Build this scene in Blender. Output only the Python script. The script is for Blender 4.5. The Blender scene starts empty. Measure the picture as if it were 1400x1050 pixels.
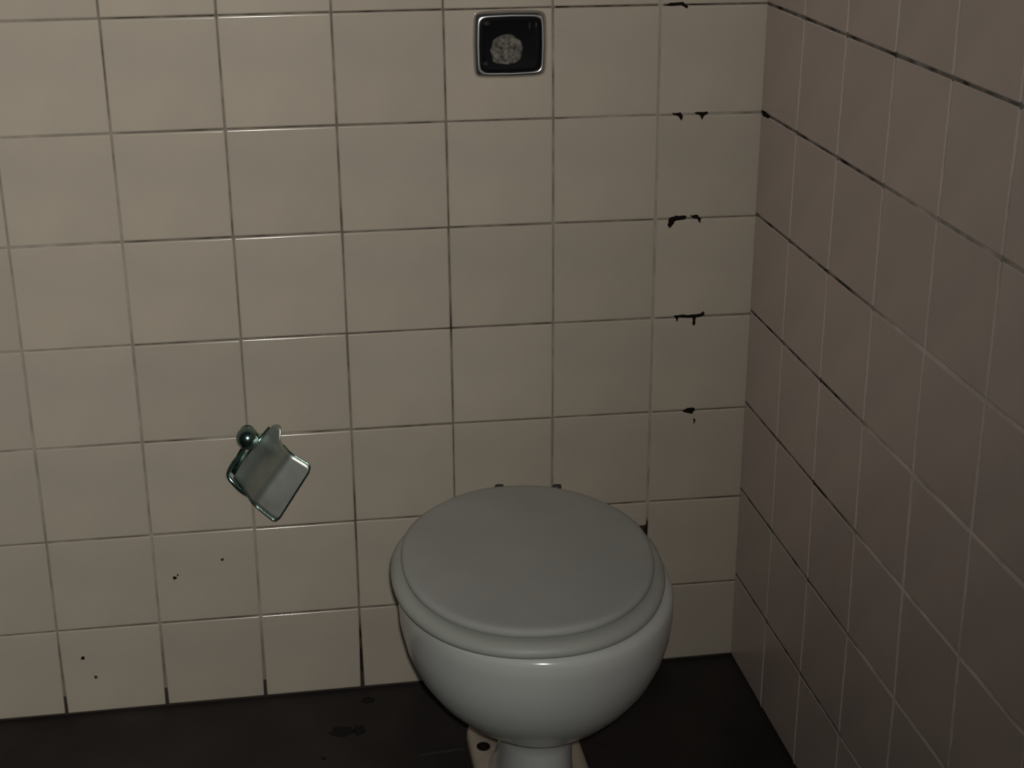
import bpy, bmesh, math, random
from mathutils import Vector, Matrix, noise

random.seed(7)
T = 0.15                      # tile pitch (m)
ZF = 6.95 * T                 # height of joint row 0 above the floor

# ------------------------------------------------------------------ camera
scn = bpy.context.scene
FPX = 2109.85
RIGHT = Vector((0.98629036, -0.16501023, -0.00171531))
DOWN = Vector((-0.06096994, -0.35472774, -0.93297958))
FWD = Vector((0.15334271, 0.92029335, -0.35992521))
CAM = Vector((-0.71064, -2.10121, 0.27795 + ZF))
cd = bpy.data.cameras.new('camera')
cam = bpy.data.objects.new('camera', cd)
scn.collection.objects.link(cam)
cd.sensor_fit = 'HORIZONTAL'
cd.sensor_width = 36
cd.lens = FPX / 1400 * 36
cd.clip_start = 0.02
m = Matrix.Identity(4)
for i in range(3):
    m[i][0] = RIGHT[i]; m[i][1] = -DOWN[i]; m[i][2] = -FWD[i]; m[i][3] = CAM[i]
cam.matrix_world = m
scn.camera = cam

# ------------------------------------------------------------------ world, light, exposure
w = bpy.data.worlds.new('world'); scn.world = w; w.use_nodes = True
w.node_tree.nodes['Background'].inputs[0].default_value = (0.9, 1.0, 1.0, 1)
w.node_tree.nodes['Background'].inputs[1].default_value = 0.02

def spot(name, loc, aim, watts, size, blend, radius, col):
    ld = bpy.data.lights.new(name, 'SPOT')
    ld.energy = watts; ld.spot_size = math.radians(size); ld.spot_blend = blend
    ld.shadow_soft_size = radius; ld.color = col
    o = bpy.data.objects.new(name, ld); scn.collection.objects.link(o)
    o.location = loc
    o.rotation_euler = (Vector(aim) - Vector(loc)).to_track_quat('-Z', 'Y').to_euler()
    return o
spot('hand_torch', (-0.700, -2.12, 1.365), (-2.36, 0, 1.46), 97, 161, 1.0, 0.012, (1.0, 0.97, 0.91))

vs = scn.view_settings
vs.view_transform = 'Standard'; vs.look = 'None'; vs.gamma = 1.0
vs.use_curve_mapping = False; vs.exposure = 0.0

# ------------------------------------------------------------------ helpers
def ray(x, y):
    return RIGHT * ((x - 700) / FPX) + DOWN * ((y - 525) / FPX) + FWD
def on_y(x, y, Y=0.0):
    d = ray(x, y); return CAM + d * ((Y - CAM.y) / d.y)
def on_x(x, y, X=0.0):
    d = ray(x, y); return CAM + d * ((X - CAM.x) / d.x)
def on_z(x, y, Z=0.0):
    d = ray(x, y); return CAM + d * ((Z - CAM.z) / d.z)

def link(name, me, mat, parent=None, smooth=True):
    o = bpy.data.objects.new(name, me); scn.collection.objects.link(o)
    if mat: me.materials.append(mat)
    if smooth: me.polygons.foreach_set('use_smooth', [True] * len(me.polygons))
    if parent: o.parent = parent
    return o
def from_bm(name, bm, mat, parent=None, smooth=True):
    bmesh.ops.recalc_face_normals(bm, faces=bm.faces)
    me = bpy.data.meshes.new(name); bm.to_mesh(me); bm.free()
    return link(name, me, mat, parent, smooth)
def tag(o, label, cat=None, kind=None):
    o['label'] = label
    if cat: o['category'] = cat
    if kind: o['kind'] = kind
def empty(name, loc):
    o = bpy.data.objects.new(name, None); scn.collection.objects.link(o)
    o.location = loc; o.empty_display_size = 0.05
    return o
def loft(bm, rings, cap0=True, cap1=True):
    vr = [[bm.verts.new(p) for p in r] for r in rings]
    n = len(rings[0])
    for a, b in zip(vr, vr[1:]):
        for i in range(n):
            bm.faces.new((a[i], a[(i + 1) % n], b[(i + 1) % n], b[i]))
    if cap0: bm.faces.new(vr[0])
    if cap1: bm.faces.new(vr[-1])
    return vr
def tube(bm, pts, r, seg=10, closed=False):
    pts = [Vector(p) for p in pts]
    n = len(pts); rings = []
    nrm = Vector((0, -1, 0.01))
    for i, p in enumerate(pts):
        a = pts[(i - 1) % n] if (closed or i > 0) else p
        b = pts[(i + 1) % n] if (closed or i < n - 1) else p
        t = (b - a).normalized()
        nrm = (nrm - t * nrm.dot(t)).normalized()
        bi = t.cross(nrm)
        rr = r[i] if isinstance(r, (list, tuple)) else r
        rings.append([p + (nrm * math.cos(k * math.tau / seg) + bi * math.sin(k * math.tau / seg)) * rr for k in range(seg)])
    if closed: rings.append(rings[0])
    loft(bm, rings, not closed, not closed)
    if closed: bmesh.ops.remove_doubles(bm, verts=bm.verts, dist=1e-6)
def catmull(pts, n=6, closed=False):
    pts = [Vector(p) for p in pts]; N = len(pts); out = []
    rng = range(N if closed else N - 1)
    for i in rng:
        if closed: p0, p1, p2, p3 = (pts[(i + k) % N] for k in (-1, 0, 1, 2))
        else: p0, p1, p2, p3 = pts[max(i - 1, 0)], pts[i], pts[i + 1], pts[min(i + 2, N - 1)]
        for k in range(n):
            t = k / n
            out.append(0.5 * ((2 * p1) + (p2 - p0) * t + (2 * p0 - 5 * p1 + 4 * p2 - p3) * t * t + (3 * p1 - p0 - 3 * p2 + p3) * t ** 3))
    if not closed: out.append(pts[-1])
    return out

# ------------------------------------------------------------------ materials
def newmat(name):
    mt = bpy.data.materials.new(name); mt.use_nodes = True
    nt = mt.node_tree; b = nt.nodes['Principled BSDF']
    return mt, nt, b
def N(nt, t, **kw):
    n = nt.nodes.new(t)
    for k, v in kw.items(): setattr(n, k, v)
    return n
def simple(name, col, rough, metal=0.0, var=0.12, scale=40, bump=0.0, spec=0.5):
    mt, nt, b = newmat(name)
    tc = N(nt, 'ShaderNodeTexCoord'); nz = N(nt, 'ShaderNodeTexNoise')
    nz.inputs['Scale'].default_value = scale; nz.inputs['Detail'].default_value = 5
    nt.links.new(tc.outputs['Object'], nz.inputs['Vector'])
    rp = N(nt, 'ShaderNodeValToRGB')
    rp.color_ramp.elements[0].position = 0.3; rp.color_ramp.elements[1].position = 0.7
    rp.color_ramp.elements[0].color = [c * (1 - var) for c in col] + [1]
    rp.color_ramp.elements[1].color = [min(c * (1 + var), 1) for c in col] + [1]
    nt.links.new(nz.outputs['Fac'], rp.inputs['Fac'])
    nt.links.new(rp.outputs['Color'], b.inputs['Base Color'])
    b.inputs['Roughness'].default_value = rough; b.inputs['Metallic'].default_value = metal
    b.inputs['Specular IOR Level'].default_value = spec
    if bump:
        bp = N(nt, 'ShaderNodeBump'); bp.inputs['Strength'].default_value = bump
        bp.inputs['Distance'].default_value = 0.002
        nt.links.new(nz.outputs['Fac'], bp.inputs['Height']); nt.links.new(bp.outputs['Normal'], b.inputs['Normal'])
    return mt

def tile_mat(name, col, rough):
    mt, nt, b = newmat(name)
    tc = N(nt, 'ShaderNodeTexCoord'); oi = N(nt, 'ShaderNodeObjectInfo')
    nz = N(nt, 'ShaderNodeTexNoise'); nz.inputs['Scale'].default_value = 9; nz.inputs['Detail'].default_value = 6
    nt.links.new(tc.outputs['Object'], nz.inputs['Vector'])
    rp = N(nt, 'ShaderNodeValToRGB')
    rp.color_ramp.elements[0].position = 0.32; rp.color_ramp.elements[1].position = 0.68
    rp.color_ramp.elements[0].color = (col[0] * .93, col[1] * .935, col[2] * .95, 1)
    rp.color_ramp.elements[1].color = (col[0] * 1.04, col[1] * 1.04, col[2] * 1.02, 1)
    nt.links.new(nz.outputs['Fac'], rp.inputs['Fac'])
    hs = N(nt, 'ShaderNodeHueSaturation')
    mr = N(nt, 'ShaderNodeMapRange')
    mr.inputs['To Min'].default_value = 0.965; mr.inputs['To Max'].default_value = 1.035
    nt.links.new(oi.outputs['Random'], mr.inputs['Value']); nt.links.new(mr.outputs['Result'], hs.inputs['Value'])
    nt.links.new(rp.outputs['Color'], hs.inputs['Color']); nt.links.new(hs.outputs['Color'], b.inputs['Base Color'])
    b.inputs['Roughness'].default_value = rough
    return mt
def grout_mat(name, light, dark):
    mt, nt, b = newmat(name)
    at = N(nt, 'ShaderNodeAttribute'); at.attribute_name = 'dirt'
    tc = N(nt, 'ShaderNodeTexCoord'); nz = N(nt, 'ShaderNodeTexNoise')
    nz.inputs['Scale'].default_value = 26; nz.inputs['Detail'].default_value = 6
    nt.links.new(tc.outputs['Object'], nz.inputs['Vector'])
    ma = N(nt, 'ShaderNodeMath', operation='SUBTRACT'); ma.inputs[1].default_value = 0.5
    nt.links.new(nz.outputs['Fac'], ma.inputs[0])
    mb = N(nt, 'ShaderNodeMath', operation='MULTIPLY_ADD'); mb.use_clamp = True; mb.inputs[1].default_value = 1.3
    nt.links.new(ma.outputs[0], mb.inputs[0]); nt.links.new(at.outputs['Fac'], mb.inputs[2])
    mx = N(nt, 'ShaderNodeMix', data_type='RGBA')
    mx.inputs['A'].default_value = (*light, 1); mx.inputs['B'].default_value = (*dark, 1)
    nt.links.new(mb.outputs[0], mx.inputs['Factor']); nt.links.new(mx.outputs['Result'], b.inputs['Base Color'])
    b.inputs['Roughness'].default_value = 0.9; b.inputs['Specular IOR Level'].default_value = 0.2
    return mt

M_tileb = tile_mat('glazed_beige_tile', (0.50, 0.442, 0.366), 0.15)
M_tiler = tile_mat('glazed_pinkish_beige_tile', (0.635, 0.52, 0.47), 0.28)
M_groutb = grout_mat('dirty_grout', (0.42, 0.375, 0.31), (0.020, 0.014, 0.010))
M_groutr = grout_mat('pale_grout', (0.80, 0.72, 0.66), (0.030, 0.022, 0.016))
M_wall = simple('mortar_backing', (0.05, 0.042, 0.035), 0.95, spec=0.1)
M_mould = simple('black_mould', (0.012, 0.009, 0.007), 0.95, spec=0.1)
M_rust = simple('brown_speck', (0.06, 0.042, 0.028), 0.9, spec=0.1)
M_floor = simple('black_floor', (0.031, 0.026, 0.025), 0.6, var=0.4, scale=5, bump=0.25, spec=0.25)
M_stain = simple('floor_stain', (0.010, 0.009, 0.009), 0.6, spec=0.2)
M_scr = simple('scuffed_floor', (0.05, 0.046, 0.05), 0.8, spec=0.1)
M_ceram = simple('white_ceramic', (0.565, 0.58, 0.56), 0.20, var=0.05, scale=6)
M_seat = simple('grey_white_plastic', (0.40, 0.415, 0.385), 0.5, var=0.06, scale=8)
M_lid = simple('grey_plastic', (0.385, 0.39, 0.37), 0.7, var=0.06, scale=9)
M_cream = simple('yellowed_ceramic', (0.42, 0.36, 0.29), 0.5, var=0.15, scale=30)
M_hole = simple('hole_black', (0.014, 0.011, 0.009), 0.9, spec=0.1)
M_dark = simple('dark_metal', (0.03, 0.028, 0.025), 0.5)
M_chrome = simple('chrome', (0.64, 0.64, 0.64), 0.27, 1.0, var=0.05)
M_steel = simple('tarnished_steel', (0.56, 0.60, 0.54), 0.42, 0.9, var=0.15, scale=30)
M_teal = simple('dark_tarnished_chrome', (0.20, 0.30, 0.28), 0.22, 1.0, var=0.15)
M_black = simple('black_plate', (0.003, 0.003, 0.004), 0.5, spec=0.08)
M_plast = simple('crumbled_plaster', (0.16, 0.148, 0.13), 0.95, var=0.75, scale=130, bump=0.5)
M_pipe = simple('white_pipe', (0.45, 0.44, 0.40), 0.4)

# ------------------------------------------------------------------ tiled walls
CB = [[-0.01207, -0.00434], [0.00428, -0.00713], [0.01121, -0.01658], [0.00034, -0.00102], [0.0003, -0.00153], [-0.00086, 0.00199]]
CR = [[-0.02606, -0.00223], [-0.00291, -0.00012], [0.03434, -0.01169], [0.0004, -0.00033], [0.00361, -0.00141], [-0.00675, 0.00474]]
def grid(C, s, r, slo):
    """hand-laid tile joints: position along the wall and height of joint crossing (s, r)"""
    cs = max(slo, min(0, s)); cr = max(0, min(6.6, r))
    if C is CR: cr = min(cr, 5.0)
    b = (1, cs, cr, cs * cs, cs * cr, cr * cr)
    dh = sum(b[i] * C[i][0] for i in range(6)); dz = sum(b[i] * C[i][1] for i in range(6))
    if s == 0: dh = 0.0
    return (s + dh) * T, (-r + dz) * T + ZF

def make_tile(name, quad, mat, parent, to3, cut=None, flip=False):
    """quad: (h, z) corners counter-clockwise in the h-z plane; to3(h, z, depth) -> world"""
    quad = [Vector(q) for q in (cut or quad)]
    n = len(quad)
    E_ = [(quad[(i + 1) % n] - quad[i]).normalized() for i in range(n)]
    def ring(d):
        c = max(0.0014 - 0.5 * d, 0.0003); P_ = []
        for i in range(n):
            n0 = Vector((-E_[i - 1].y, E_[i - 1].x)); n1 = Vector((-E_[i].y, E_[i].x))
            mv = n0 + n1
            P_.append(quad[i] + mv / max(mv.dot(n0), 0.3) * d)
        out = []
        for i in range(n):
            out.append((P_[i] - E_[i - 1] * c, E_[i - 1])); out.append((P_[i] + E_[i] * c, E_[i]))
        return out
    prof = [(0.0, 0.006, 90), (0.0, 0.0012, 66), (0.0009, 0.0003, 32), (0.0026, 0.0, 0)]
    vs_, fs, nr = [], [], []
    o3 = to3(0, 0, 0); k = 2 * n
    for d, dep, ang in prof:
        for q, e in ring(d):
            vs_.append(to3(q.x, q.y, dep))
            ca, sa = math.cos(math.radians(ang)), math.sin(math.radians(ang))
            nr.append((to3(e.y * sa, -e.x * sa, -ca) - o3).normalized())
    for j in range(len(prof) - 1):
        for i in range(k):
            i2 = (i + 1) % k
            fs.append((j * k + i, j * k + i2, (j + 1) * k + i2, (j + 1) * k + i))
    fs.append(tuple(range((len(prof) - 1) * k, len(prof) * k)))
    if flip: fs = [f[::-1] for f in fs]
    ctr = sum(vs_, Vector()) / len(vs_)
    me = bpy.data.meshes.new(name)
    me.from_pydata([v - ctr for v in vs_], [], fs); me.update()
    o = link(name, me, mat, parent)
    me.normals_split_custom_set_from_vertices(nr)
    o.location = ctr
    return o

def tiled_wall(name, C, s0, s1, r0, r1, to3, tmat, gmat, slo, gap_at, dirt, notch=None):
    # backing slab
    bm = bmesh.new()
    lo, hi = s0 * T, s1 * T
    zb, zt = 0.0, ZF + (-r0) * T + 0.02
    front = [to3(lo, zb, 0.0045), to3(hi, zb, 0.0045), to3(hi, zt, 0.0045), to3(lo, zt, 0.0045)]
    back = [to3(lo, zb, 0.09), to3(hi, zb, 0.09), to3(hi, zt, 0.09), to3(lo, zt, 0.09)]
    loft(bm, [front, back])
    wall = from_bm(name, bm, M_wall, smooth=False)
    rnd = random.Random(3 if name == 'wall_back' else 5)
    g = 0.0011 if name == 'wall_back' else 0.0015
    gd = 0.0021 if name == 'wall_back' else 0.0008
    for r in range(r0, r1):
        for s in range(s0, s1):
            c = [grid(C, s, r + 1, slo), grid(C, s + 1, r + 1, slo), grid(C, s + 1, r, slo), grid(C, s, r, slo)]
            if r == r1 - 1:
                c[0] = (c[0][0], 0.0035); c[1] = (c[1][0], 0.0035)
            j = lambda: rnd.uniform(-0.0004, 0.0004)
            gl = gap_at(s, r); gr = gap_at(s + 1, r)
            e = (-g - 0.004 if name == 'wall_back' else -g) if s + 1 == 0 else 0.0
            q = [(c[0][0] + g + gl + j(), c[0][1] + g + j()), (c[1][0] - g - gr - e + j() * (e == 0), c[1][1] + g + j()),
                 (c[2][0] - g - e + j() * (e == 0), c[2][1] - g + j()), (c[3][0] + g + j(), c[3][1] - g + j())]
            cut = None
            if notch and (s, r) == notch[0]:
                cut = q[:2] + notch[1](q) + q[2:]
            t = make_tile('tile', q, tmat, wall, to3, cut, name == 'wall_right')
    # grout strips
    verts, faces, dcol = [], [], []
    def strip(a, b, ra, rb, horiz, depth):
        nseg = 6
        for i in range(nseg + 1):
            t = i / nseg
            h = a[0] + (b[0] - a[0]) * t; z = a[1] + (b[1] - a[1]) * t
            d = dirt(ra[0] + (rb[0] - ra[0]) * t, ra[1] + (rb[1] - ra[1]) * t, horiz)
            wd = 0.0035
            if gmat is M_groutb: depth = 0.0007 + 0.0016 * max(0, min(1, d * 1.3)) - 0.0001 * horiz
            for sg in (-1, 1):
                verts.append(to3(h + (0 if horiz else sg * wd), z + (sg * wd if horiz else 0), depth)); dcol.append(d)
            if i:
                n = len(verts); faces.append((n - 4, n - 3, n - 1, n - 2))
    for r in range(r0, r1):
        for s in range(s0, s1 + 1):
            if r < r1 and not (s == 0):
                a, b = grid(C, s, r, slo), grid(C, s, r + 1, slo)
                if r == r1 - 1: b = (b[0], b[1] + 0.035 if gap_at(s, r) else b[1])
                strip(a, b, (s, r), (s, r + 1), False, gd)
        for s in range(s0, s1):
            strip(grid(C, s, r, slo), grid(C, s + 1, r, slo), (s, r), (s + 1, r), True, gd - 0.0001)
    me = bpy.data.meshes.new('grout'); me.from_pydata(verts, [], faces); me.update()
    ca = me.attributes.new('dirt', 'FLOAT', 'POINT'); ca.data.foreach_set('value', dcol)
    go = link('grout', me, gmat, wall, smooth=False)
    go['kind'] = 'stuff'
    return wall

def sm(a, b, x):
    t = max(0, min(1, (x - a) / (b - a))); return t * t * (3 - 2 * t)
def dirt_back(s, r, hz):
    if hz:
        d = 0.62
        d -= 0.42 * (1 - sm(-6.6, -5.6, s)) * (1 - 0.8 * sm(4.5, 5.5, r))
        if round(r) == 1: d -= 0.35 * sm(-2.1, -1.6, s)
        if round(r) == 0: d += 0.15
        if round(r) == 4: d -= 0.5 * (sm(-5.7, -5.4, s) - sm(-4.6, -4.3, s))
        if round(r) in (2, 3): d -= 0.12 * sm(-2.2, -1.5, s)
        return d
    v = {-7: 0.22, -6: 0.20, -5: 0.48, -4: 0.52, -3: 0.62, -2: 0.38, -1: 0.10}.get(round(s), 0.3)
    if round(s) == -6: v += 0.35 * (1 - sm(0.9, 1.4, r))
    if round(s) == -5: v -= 0.3 * sm(3.2, 4, r)
    if round(s) == -4: v += 0.15 * sm(4, 5, r)
    v += 0.3 * sm(6.0, 6.5, r)
    if round(s) == -1 and 5.25 < r < 5.55: v = 2.0  # joint blackened to carry the darkness inside the chipped hole, not dirt
    return v
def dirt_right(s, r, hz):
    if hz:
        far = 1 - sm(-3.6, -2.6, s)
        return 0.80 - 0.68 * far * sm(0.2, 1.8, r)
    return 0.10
def gap_back(s, r):
    return 0.0016 if (r == 6 and -8 < s < -3) else 0.0
def notch_pts(q):
    a = on_y(888, 718); b = on_y(869, 720); c = on_y(862, 745); d = on_y(886.5, 739)
    x = q[1][0]
    return [(x, d.z), (c.x + 0.012, d.z + 0.0), (b.x + 0.002, b.z), (x, a.z)]

wall_back = tiled_wall('wall_back', CB, -12, 0, -4, 7, lambda h, z, d: Vector((h, d, z)), M_tileb, M_groutb, -7, gap_back, dirt_back,
                       notch=((-2, 5), notch_pts))
tag(wall_back, 'beige glazed square tile wall with grimy joints behind the toilet', 'wall', 'structure')
# the right wall faces -X: h runs along Y towards the corner, seen from the room it mirrors
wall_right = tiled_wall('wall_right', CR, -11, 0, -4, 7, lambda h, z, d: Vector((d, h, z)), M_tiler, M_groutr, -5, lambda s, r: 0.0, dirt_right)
tag(wall_right, 'dim beige tile side wall with pale upright joints', 'wall', 'structure')

# ------------------------------------------------------------------ floor
bm = bmesh.new()
loft(bm, [[(-1.85, -2.7, -0.05), (0.09, -2.7, -0.05), (0.09, 0.09, -0.05), (-1.85, 0.09, -0.05)],
          [(-1.85, -2.7, 0), (0.09, -2.7, 0), (0.09, 0.09, 0), (-1.85, 0.09, 0)]])
floor = from_bm('floor', bm, M_floor, smooth=False)
tag(floor, 'grimy near-black floor under the toilet', 'floor', 'structure')

def patch(name, poly3, nrm, thick, mat, parent):
    bm = bmesh.new()
    a = [Vector(p) + nrm * thick for p in poly3]; b = [Vector(p) - nrm * 0.0006 for p in poly3]
    loft(bm, [b, a])
    return from_bm(name, bm, mat, parent, smooth=False)
zA = lambda u, v: (860 + u / 3.18, v / 3.18)
zB = lambda u, v: (840 + u / 3.09, 400 + v / 3.09)
moulds = [
    (zA, [(150, 24), (180, 12), (235, 8), (243, 15), (256, 26), (250, 38), (238, 30), (225, 20), (190, 26)]),
    (zA, [(185, 490), (225, 488), (234, 505), (227, 526), (217, 508), (195, 500)]),
    (zA, [(283, 489), (340, 484), (346, 492), (327, 503), (319, 522), (309, 502)]),
    (zA, [(175, 948), (205, 936), (250, 938), (246, 953), (202, 960), (187, 980), (175, 996), (167, 976)]),
    (zA, [(265, 936), (300, 934), (314, 950), (309, 970), (297, 951), (275, 949)]),
    (zB, [(250, 99), (270, 95), (330, 92), (365, 88), (378, 78), (383, 95), (346, 104), (339, 138), (330, 136), (329, 106), (270, 105), (265, 123), (257, 108)]),
    (zB, [(286, 500), (310, 486), (337, 486), (340, 500), (326, 513), (303, 507)]),
    (zB, [(331, 530), (342, 533), (337, 556)]),
]
rs = random.Random(11)
for zf, poly in moulds:
    rp_ = []
    for p, q in zip(poly, poly[1:] + poly[:1]):
        rp_.append(p)
        for t in (0.33, 0.67):
            rp_.append((p[0] + (q[0] - p[0]) * t + rs.uniform(-2.5, 2.5), p[1] + (q[1] - p[1]) * t + rs.uniform(-2.5, 2.5)))
    patch('mould_patch', [on_y(*zf(*p)) for p in rp_], Vector((0, -1, 0)), 0.0004, M_mould, wall_back)
patch('mould_patch', [on_x(*p, X=-0.0) for p in ((1041, 151), (1046, 152), (1053, 160), (1050, 162), (1043, 158))], Vector((-1, 0, 0)), 0.0004, M_mould, wall_right)
for x, y, r, mt in [(239, 790, 3.2, M_mould), (113, 900, 3.0, M_mould), (131, 926, 2.6, M_rust), (304, 765, 2.2, M_rust), (243, 786, 1.6, M_rust)]:
    pl = [(x + r * rs.uniform(.6, 1.15) * math.cos(a * math.tau / 9), y + r * rs.uniform(.6, 1.15) * math.sin(a * math.tau / 9)) for a in range(9)]
    patch('speck', [on_y(*p) for p in pl], Vector((0, -1, 0)), 0.0003, mt, wall_back)
for cx, cy, rx, ry in [(468, 1000, 20, 8), (491, 999, 9, 8), (442, 1037, 5, 3), (503, 957, 10, 5)]:
    pl = [(cx + rx * rs.uniform(.6, 1.1) * math.cos(a * math.tau / 14), cy + ry * rs.uniform(.6, 1.1) * math.sin(a * math.tau / 14)) for a in range(14)]
    patch('stain', [on_z(*p) for p in pl], Vector((0, 0, 1)), 0.0004, M_stain, floor)
patch('scratch', [on_z(*p) for p in ((572, 1032), (600, 1027), (634, 1022), (634, 1025), (600, 1030), (573, 1034))], Vector((0, 0, 1)), 0.0004, M_scr, floor)

# ------------------------------------------------------------------ toilet
TX, TY = -0.392, -0.36
toilet = empty('toilet', (TX, TY, 0))
tag(toilet, 'white ceramic toilet with closed grey lid against the tiled wall', 'toilet')
L3 = lambda x, y, z: Vector((x - TX, y - TY, z))
def sect(cx, a, yf, yb, z, n=2.2, seg=64, wide=0.5):
    """plan section: front end yf, back end yb, widest at fraction 'wide' from the back"""
    ym = yb + (yf - yb) * wide; out = []
    for i in range(seg):
        t = i * math.tau / seg
        c, s_ = math.cos(t), math.sin(t)
        x = a * math.copysign(abs(c) ** (2 / n), c)
        y = math.copysign(abs(s_) ** (2 / n), s_)
        y = ym + (y * (yb - ym) if y > 0 else -y * (yf - ym))
        out.append(Vector((cx + x, y, z)))
    return out
# ceramic bowl and pedestal, bottom to rim, then into the hollow
prof = [  # z, half width, y front, y back, exponent
    (0.000, 0.062, -0.428, -0.20, 2.4), (0.020, 0.060, -0.426, -0.205, 2.4), (0.045, 0.053, -0.418, -0.225, 2.3), (0.085, 0.0490, -0.412, -0.25, 2.2),
    (0.125, 0.0475, -0.410, -0.26, 2.2), (0.148, 0.049, -0.413, -0.25, 2.1), (0.160, 0.058, -0.430, -0.235, 2.1),
    (0.173, 0.077, -0.452, -0.215, 2.05), (0.188, 0.099, -0.474, -0.20, 2.05), (0.207, 0.121, -0.498, -0.185, 2.05), (0.230, 0.141, -0.520, -0.175, 2.05),
    (0.257, 0.157, -0.541, -0.165, 2.05), (0.287, 0.168, -0.557, -0.158, 2.05), (0.317, 0.1745, -0.568, -0.152, 2.05),
    (0.347, 0.176, -0.575, -0.15, 2.05), (0.366, 0.175, -0.578, -0.15, 2.05), (0.374, 0.172, -0.575, -0.153, 2.05), (0.378, 0.164, -0.567, -0.16, 2.05),
    (0.377, 0.135, -0.53, -0.21, 2.05), (0.365, 0.124, -0.515, -0.23, 2.05), (0.30, 0.110, -0.49, -0.25, 2.05), (0.22, 0.05, -0.40, -0.30, 2.0)]
bm = bmesh.new()
loft(bm, [[p - Vector((TX, TY, 0)) for p in sect(-0.392 + 0.007 * (1 - sm(0.14, 0.20, z)), a, yf, yb, z, n)] for z, a, yf, yb, n in prof])
bowl = from_bm('bowl', bm, M_ceram, toilet)
tag(bowl, 'white ceramic bowl narrowing to a pedestal')

# foot lugs beside the pedestal
for sx in (-1, 1):
    cx = -0.378 + sx * 0.058
    rings = []
    for z, g in ((0.0, 0.0), (0.014, -0.0005), (0.020, -0.003), (0.023, -0.008)):
        rr = 0.023 + g; ring = []
        y0, y1 = -0.182, -0.34
        for i in range(17): t = math.pi * i / 16; ring.append(L3(cx + rr * math.cos(t), y0 + (rr * 2.0) * math.sin(t), z))
        for i in range(17): t = math.pi + math.pi * i / 16; ring.append(L3(cx + rr * math.cos(t), y1 + rr * math.sin(t), z))
        rings.append(ring)
    bm = bmesh.new(); loft(bm, rings)
    lug = from_bm('foot_lug', bm, M_cream, toilet); lug['label'] = 'yellowed foot lug'
    bm = bmesh.new()
    hc = Vector((cx - 0.004, -0.219, 0.0236))  # near-black disc paints the shade inside the hole around a low bolt
    rings = [[L3(hc.x + r * math.cos(t * math.tau / 20), hc.y + r * 1.12 * math.sin(t * math.tau / 20), z) for t in range(20)]
             for r, z in ((0.0100, 0.0215), (0.0100, 0.0234), (0.0050, 0.0236), (0.0042, 0.0262), (0.0022, 0.0270))]
    loft(bm, rings); b_ = from_bm('bolt', bm, M_hole, lug, smooth=False); b_['label'] = 'small bolt in a hole painted dark'

# seat and lid: outline measured in plan, then swung a little on loose hinges
def plan(a, yf, yb, z, n_f=2.15, n_b=2.5, seg=72):
    out = []
    ym = -0.355
    for i in range(seg):
        t = i * math.tau / seg; c, s_ = math.cos(t), math.sin(t)
        n = n_f if s_ < 0 else n_b
        x = a * math.copysign(abs(c) ** (2 / n), c) if c else 0
        y = abs(s_) ** (2 / n)
        if s_ > 0: x *= 1 - 0.26 * y ** 2.2
        y = ym + (y * (yb - ym) if s_ > 0 else y * (yf - ym))
        out.append(Vector((x, y, z)))
    return out
SR = math.radians(-5.0)
def swing(ps, cx=-0.401):
    ca, sa = math.cos(SR), math.sin(SR); out = []
    for p in ps:
        x, y = p.x, p.y + 0.355
        out.append(Vector((cx + x * ca - y * sa - TX, -0.355 + x * sa + y * ca - TY, p.z)))
    return out
def offset(rings): return [swing(r) for r in rings]
bm = bmesh.new()
loft(bm, offset([plan(0.170, -0.574, -0.165, 0.3785), plan(0.1745, -0.5795, -0.163, 0.382), plan(0.1755, -0.5805, -0.162, 0.387), plan(0.1735, -0.5785, -0.163, 0.392),
                 plan(0.1675, -0.5725, -0.165, 0.3958), plan(0.160, -0.565, -0.17, 0.397), plan(0.10, -0.48, -0.24, 0.397), plan(0.095, -0.475, -0.245, 0.392),
                 plan(0.10, -0.48, -0.24, 0.3785)]), False, False)
bm.verts.ensure_lookup_table(); vv = list(bm.verts); k = 72
for i in range(k): bm.faces.new((vv[i], vv[(i + 1) % k], vv[8 * k + (i + 1) % k], vv[8 * k + i]))
seat = from_bm('seat', bm, M_seat, toilet); seat['label'] = 'pale grey seat ring under the lid'
bm = bmesh.new()
loft(bm, offset([plan(0.158, -0.5590, -0.166, 0.3982), plan(0.1605, -0.5625, -0.162, 0.4005), plan(0.1615, -0.5635, -0.160, 0.4045), plan(0.1605, -0.5625, -0.160, 0.4080),
                 plan(0.1575, -0.5595, -0.163, 0.4100), plan(0.153, -0.555, -0.167, 0.4107), plan(0.146, -0.547, -0.175, 0.4109), plan(0.11, -0.51, -0.21, 0.4112), plan(0.04, -0.42, -0.30, 0.4114)]))
lid = from_bm('lid', bm, M_lid, toilet); lid['label'] = 'closed grey plastic lid'
for hx in (683, 762):
    p = on_z(hx, 662.5, 0.409)
    bm = bmesh.new()
    rings = []
    for dx, r in ((-0.006, 0.003), (-0.005, 0.0042), (0.005, 0.0042), (0.006, 0.003)):
        rings.append([L3(p.x + dx, p.y + 0.003 + r * math.cos(t * math.tau / 14), 0.4035 + r * math.sin(t * math.tau / 14)) for t in range(14)])
    loft(bm, rings)
    bm2 = bmesh.new()
    h = from_bm('hinge', bm, M_dark, toilet)
    rings = [[L3(p.x + 0.005 * math.cos(t * math.tau / 12), p.y + 0.008 + 0.005 * math.sin(t * math.tau / 12), z) for t in range(12)] for z in (0.374, 0.404)]
    loft(bm2, rings); from_bm('hinge_post', bm2, M_dark, h)
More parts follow.
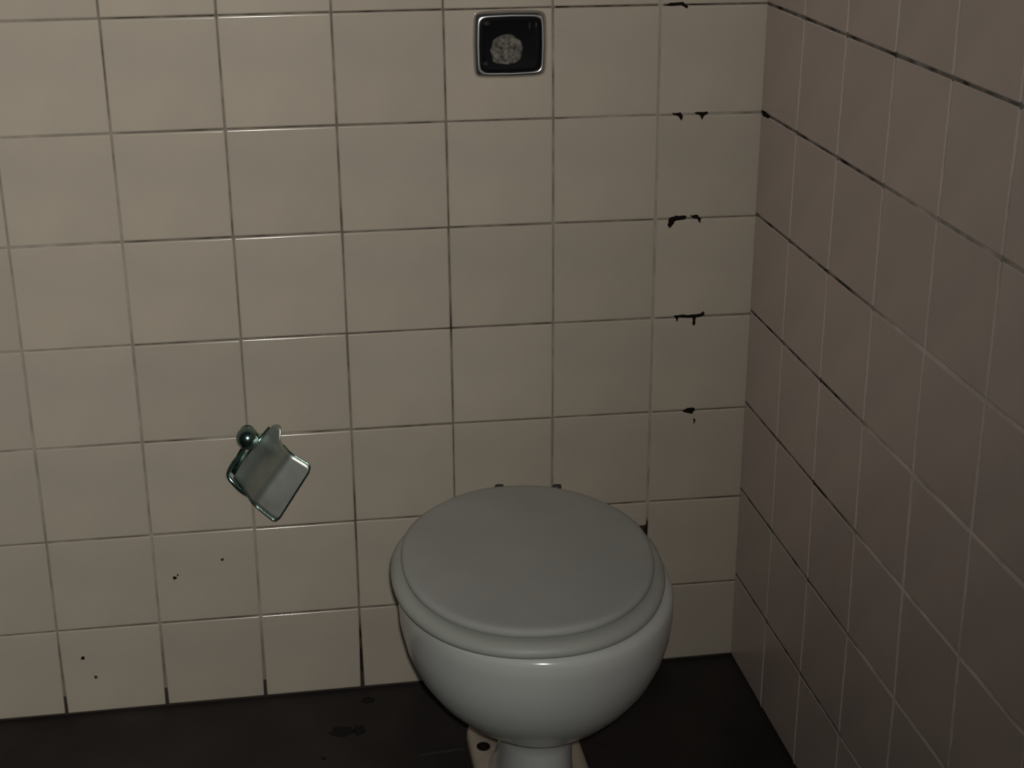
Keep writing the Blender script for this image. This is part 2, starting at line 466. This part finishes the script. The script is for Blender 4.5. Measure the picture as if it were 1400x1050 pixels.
# flush pipe and outlet behind the bowl
bm = bmesh.new(); tube(bm, [L3(-0.385, -0.17, 0.29), L3(-0.385, -0.05, 0.29), L3(-0.385, 0.0, 0.29)], 0.024, 20)
fp = from_bm('flush_pipe', bm, M_pipe, toilet)
bm = bmesh.new(); tube(bm, [L3(-0.385, -0.25, 0.10), L3(-0.385, -0.09, 0.10), L3(-0.385, 0.0, 0.10)], 0.045, 24)
op = from_bm('outlet_pipe', bm, M_pipe, toilet)

# ------------------------------------------------------------------ flush button
pa, pb = on_y(646, 60), on_y(747.3, 60)
pt, pbm = on_y(696, 13.5), on_y(696, 106)
fc = Vector(((pa.x + pb.x) / 2, 0, (pt.z + pbm.z) / 2)); hw, hh = (pb.x - pa.x) / 2, (pt.z - pbm.z) / 2
flush = empty('flush_button', fc)
tag(flush, 'square chrome framed black wall flush plate with its push knob broken out', 'flush plate')
def rrect(a, b, y, n=11.0, bulge=0.035, seg=96):
    out = []
    for i in range(seg):
        t = i * math.tau / seg; c, s_ = math.cos(t), math.sin(t)
        x = a * math.copysign(abs(c) ** (2 / n), c); z = b * math.copysign(abs(s_) ** (2 / n), s_)
        out.append(Vector((x * (1 + bulge * (1 - (z / b) ** 2)) / (1 + bulge), y, z * (1 + bulge * (1 - (x / a) ** 2)) / (1 + bulge))))
    return out
bm = bmesh.new()
rings = [rrect(hw, hh, 0.0), rrect(hw, hh, -0.003), rrect(hw - .0010, hh - .0010, -0.0055), rrect(hw - .0040, hh - .0040, -0.0090), rrect(hw - .0052, hh - .0052, -0.0098), rrect(hw - .0064, hh - .0064, -0.0102),
         rrect(hw - .0078, hh - .0078, -0.0100), rrect(hw - .0088, hh - .0088, -0.0085), rrect(hw - .0092, hh - .0092, -0.001)]
loft(bm, rings, False, False)
from_bm('frame', bm, M_chrome, flush)['label'] = 'chrome frame'
bm = bmesh.new()
loft(bm, [rrect(hw - .0085, hh - .0085, 0.0), rrect(hw - .0085, hh - .0085, -0.0035), rrect(hw - .011, hh - .011, -0.0045), rrect(hw - .014, hh - .014, -0.0038)])
from_bm('backplate', bm, M_black, flush)['label'] = 'black backplate'
dc = on_y(693.5, 68.5, -0.006) - fc
bm = bmesh.new()
rings = []
nsg = 40
for j, (r, y) in enumerate([(0.0225, -0.0038), (0.0205, -0.007), (0.0165, -0.0085), (0.0125, -0.0075), (0.0085, -0.0088), (0.0045, -0.007), (0.0015, -0.0078)]):
    ring = []
    for i in range(nsg):
        t = i * math.tau / nsg
        q = Vector((math.cos(t), math.sin(t), 0)) * r
        nz = noise.noise(q * 210 + Vector((3.1, 7.7, 1))); n2 = noise.noise(Vector((math.cos(t) * 2.2, math.sin(t) * 2.2, 5)))
        rr = r * (1 + 0.16 * n2)
        if j > 0: y2 = y + 0.0032 * nz
        else: y2 = y
        ring.append(Vector((dc.x + rr * math.cos(t), y2, dc.z + rr * math.sin(t) * 0.92)))
    rings.append(ring)
loft(bm, rings)
from_bm('plaster_core', bm, M_plast, flush, smooth=False)['label'] = 'crumbled grey plaster where the knob was'
for px_, py_, a, b in ((665.5, 32, .0045, .0035), (724, 35, .0016, .0055), (733, 34, .0022, .004), (664, 87, .0035, .003)):
    q = on_y(px_, py_, -0.004) - fc
    bm = bmesh.new()
    ring = lambda s_, y: [Vector((q.x + a * s_ * math.cos(i * math.tau / 10), y, q.z + b * s_ * math.sin(i * math.tau / 10))) for i in range(10)]
    loft(bm, [ring(1, -0.0035), ring(1, -0.0049), ring(.6, -0.0054)])
    from_bm('clip', bm, simple('dull_clip', (0.016, 0.016, 0.018), 0.8), flush)

# ------------------------------------------------------------------ toilet paper holder
kp = on_y(338.5, 599, -0.024)
holder = empty('paper_holder', (kp.x, 0, kp.z))
tag(holder, 'empty tarnished metal toilet paper holder hanging askew on the tiles', 'paper holder')
H0 = Vector((kp.x, 0, kp.z))
# mount: rosette, stem and ball
def lathe_y(bm, c, prof, seg=28):
    loft(bm, [[Vector((c.x + r * math.cos(i * math.tau / seg), y, c.z + r * math.sin(i * math.tau / seg))) for i in range(seg)] for r, y in prof])
bm = bmesh.new()
lathe_y(bm, Vector((0, 0, 0)), [(0.011, 0.0), (0.011, -0.002), (0.009, -0.004), (0.0065, -0.006), (0.006, -0.014)])
from_bm('wall_mount', bm, M_teal, holder)
bm = bmesh.new()
R = 0.0165
lathe_y(bm, Vector((0, 0, 0)), [(max(R * math.sin(a * math.pi / 16), 0.0004), -0.024 + R * math.cos(a * math.pi / 16)) for a in range(0, 17)])
from_bm('knob', bm, M_teal, holder)['label'] = 'dark chrome ball knob'
# cover plate: curved sheet, u along the hinge, v from hinge to free edge
cL = on_y(316, 650, -0.024); cT = on_y(367, 588, -0.024); cB = on_y(378, 715, -0.080); cR = on_y(427, 638, -0.080)
def slope(v): return math.tan(math.radians(34 + 20 * sm(0.08, 0.32, v) - 42 * sm(0.40, 0.62, v)))
DEP = [0.0]
for i in range(200): DEP.append(DEP[-1] + slope((i + 0.5) / 200) / 200)
def sheet(u, v):
    p = cL.lerp(cT, u).lerp(cB.lerp(cR, u), v)
    bulge = 0.056 * (DEP[int(round(min(1, max(0, v)) * 200))] / DEP[-1] - v)
    return p + Vector((0, -bulge, 0)) - H0
def urange(v):
    lo, hi = 0.0, 1.0
    rc = 0.10
    if v > 1 - rc:
        e = rc - math.sqrt(max(0, rc * rc - (v - 1 + rc) ** 2)); lo += e; hi -= e
    if v < rc:
        e = rc - math.sqrt(max(0, rc * rc - (rc - v) ** 2)); lo += e
    # hinge ear standing past the top corner
    hi += 0.18 * (1 - sm(0.13, 0.30, v))
    if v < 0.06: hi -= 0.08 * (1 - v / 0.06)
    return lo, hi
NV, NU = 40, 14
bm = bmesh.new()
F, Bk, edge_a, edge_b = [], [], [], []
for j in range(NV + 1):
    v = j / NV; lo, hi = urange(v)
    F.append([bm.verts.new(sheet(lo + (hi - lo) * i / NU, v)) for i in range(NU + 1)])
    Bk.append([bm.verts.new(sheet(lo + (hi - lo) * i / NU, v) + Vector((0, 0.0012, 0))) for i in range(NU + 1)])
    edge_a.append(sheet(lo, v)); edge_b.append(sheet(hi, v))
for j in range(NV):
    for i in range(NU):
        bm.faces.new((F[j][i], F[j][i + 1], F[j + 1][i + 1], F[j + 1][i]))
        bm.faces.new((Bk[j][i], Bk[j + 1][i], Bk[j + 1][i + 1], Bk[j][i + 1]))
    bm.faces.new((F[j][0], F[j + 1][0], Bk[j + 1][0], Bk[j][0]))
    bm.faces.new((F[j][NU], Bk[j][NU], Bk[j + 1][NU], F[j + 1][NU]))
for i in range(NU):
    bm.faces.new((F[0][i], Bk[0][i], Bk[0][i + 1], F[0][i + 1]))
    bm.faces.new((F[NV][i], F[NV][i + 1], Bk[NV][i + 1], Bk[NV][i]))
cover = from_bm('cover_plate', bm, M_steel, holder); cover['label'] = 'curved grey metal cover flap'
# rolled rim along the sheet's edges
rim = edge_a[2:] + edge_b[::-1][:-14]
bm = bmesh.new(); tube(bm, [p + Vector((0, 0.0006, 0)) for p in rim], 0.0013, 8)
from_bm('rim', bm, M_teal, cover)
# hinge rod and the bent wire arm that carried the roll
P = lambda x, y, Y: on_y(x, y, Y) - H0
bm = bmesh.new(); tube(bm, catmull([P(337, 606, -0.026), P(331, 619, -0.028), P(320, 632, -0.030), P(313, 645, -0.032), P(313.5, 653, -0.034), P(320, 661, -0.037), P(329, 670, -0.038), P(340, 677, -0.036)], 5), 0.0034, 10)
from_bm('wire_arm', bm, M_teal, holder)['label'] = 'bent dark wire arm'
bm = bmesh.new()
a0, a1 = P(329, 612, -0.027), P(313, 641, -0.029); b0, b1 = P(338, 620, -0.028), P(321, 650, -0.030)
off = Vector((0, -0.002, 0))
loft(bm, [[a0, b0, b1, a1], [a0 + off, b0 + off, b1 + off, a1 + off]])
bmesh.ops.bevel(bm, geom=list(bm.edges), offset=0.0007, segments=2, affect='EDGES')
from_bm('hinge_bracket', bm, M_teal, holder)['label'] = 'dark hinge bracket'
bm = bmesh.new(); tube(bm, [sheet(0.2, 0.0) + Vector((0, 0.003, 0)), sheet(1.04, 0.0) + Vector((0, 0.003, 0))], 0.0030, 10)
from_bm('hinge_rod', bm, M_teal, holder)
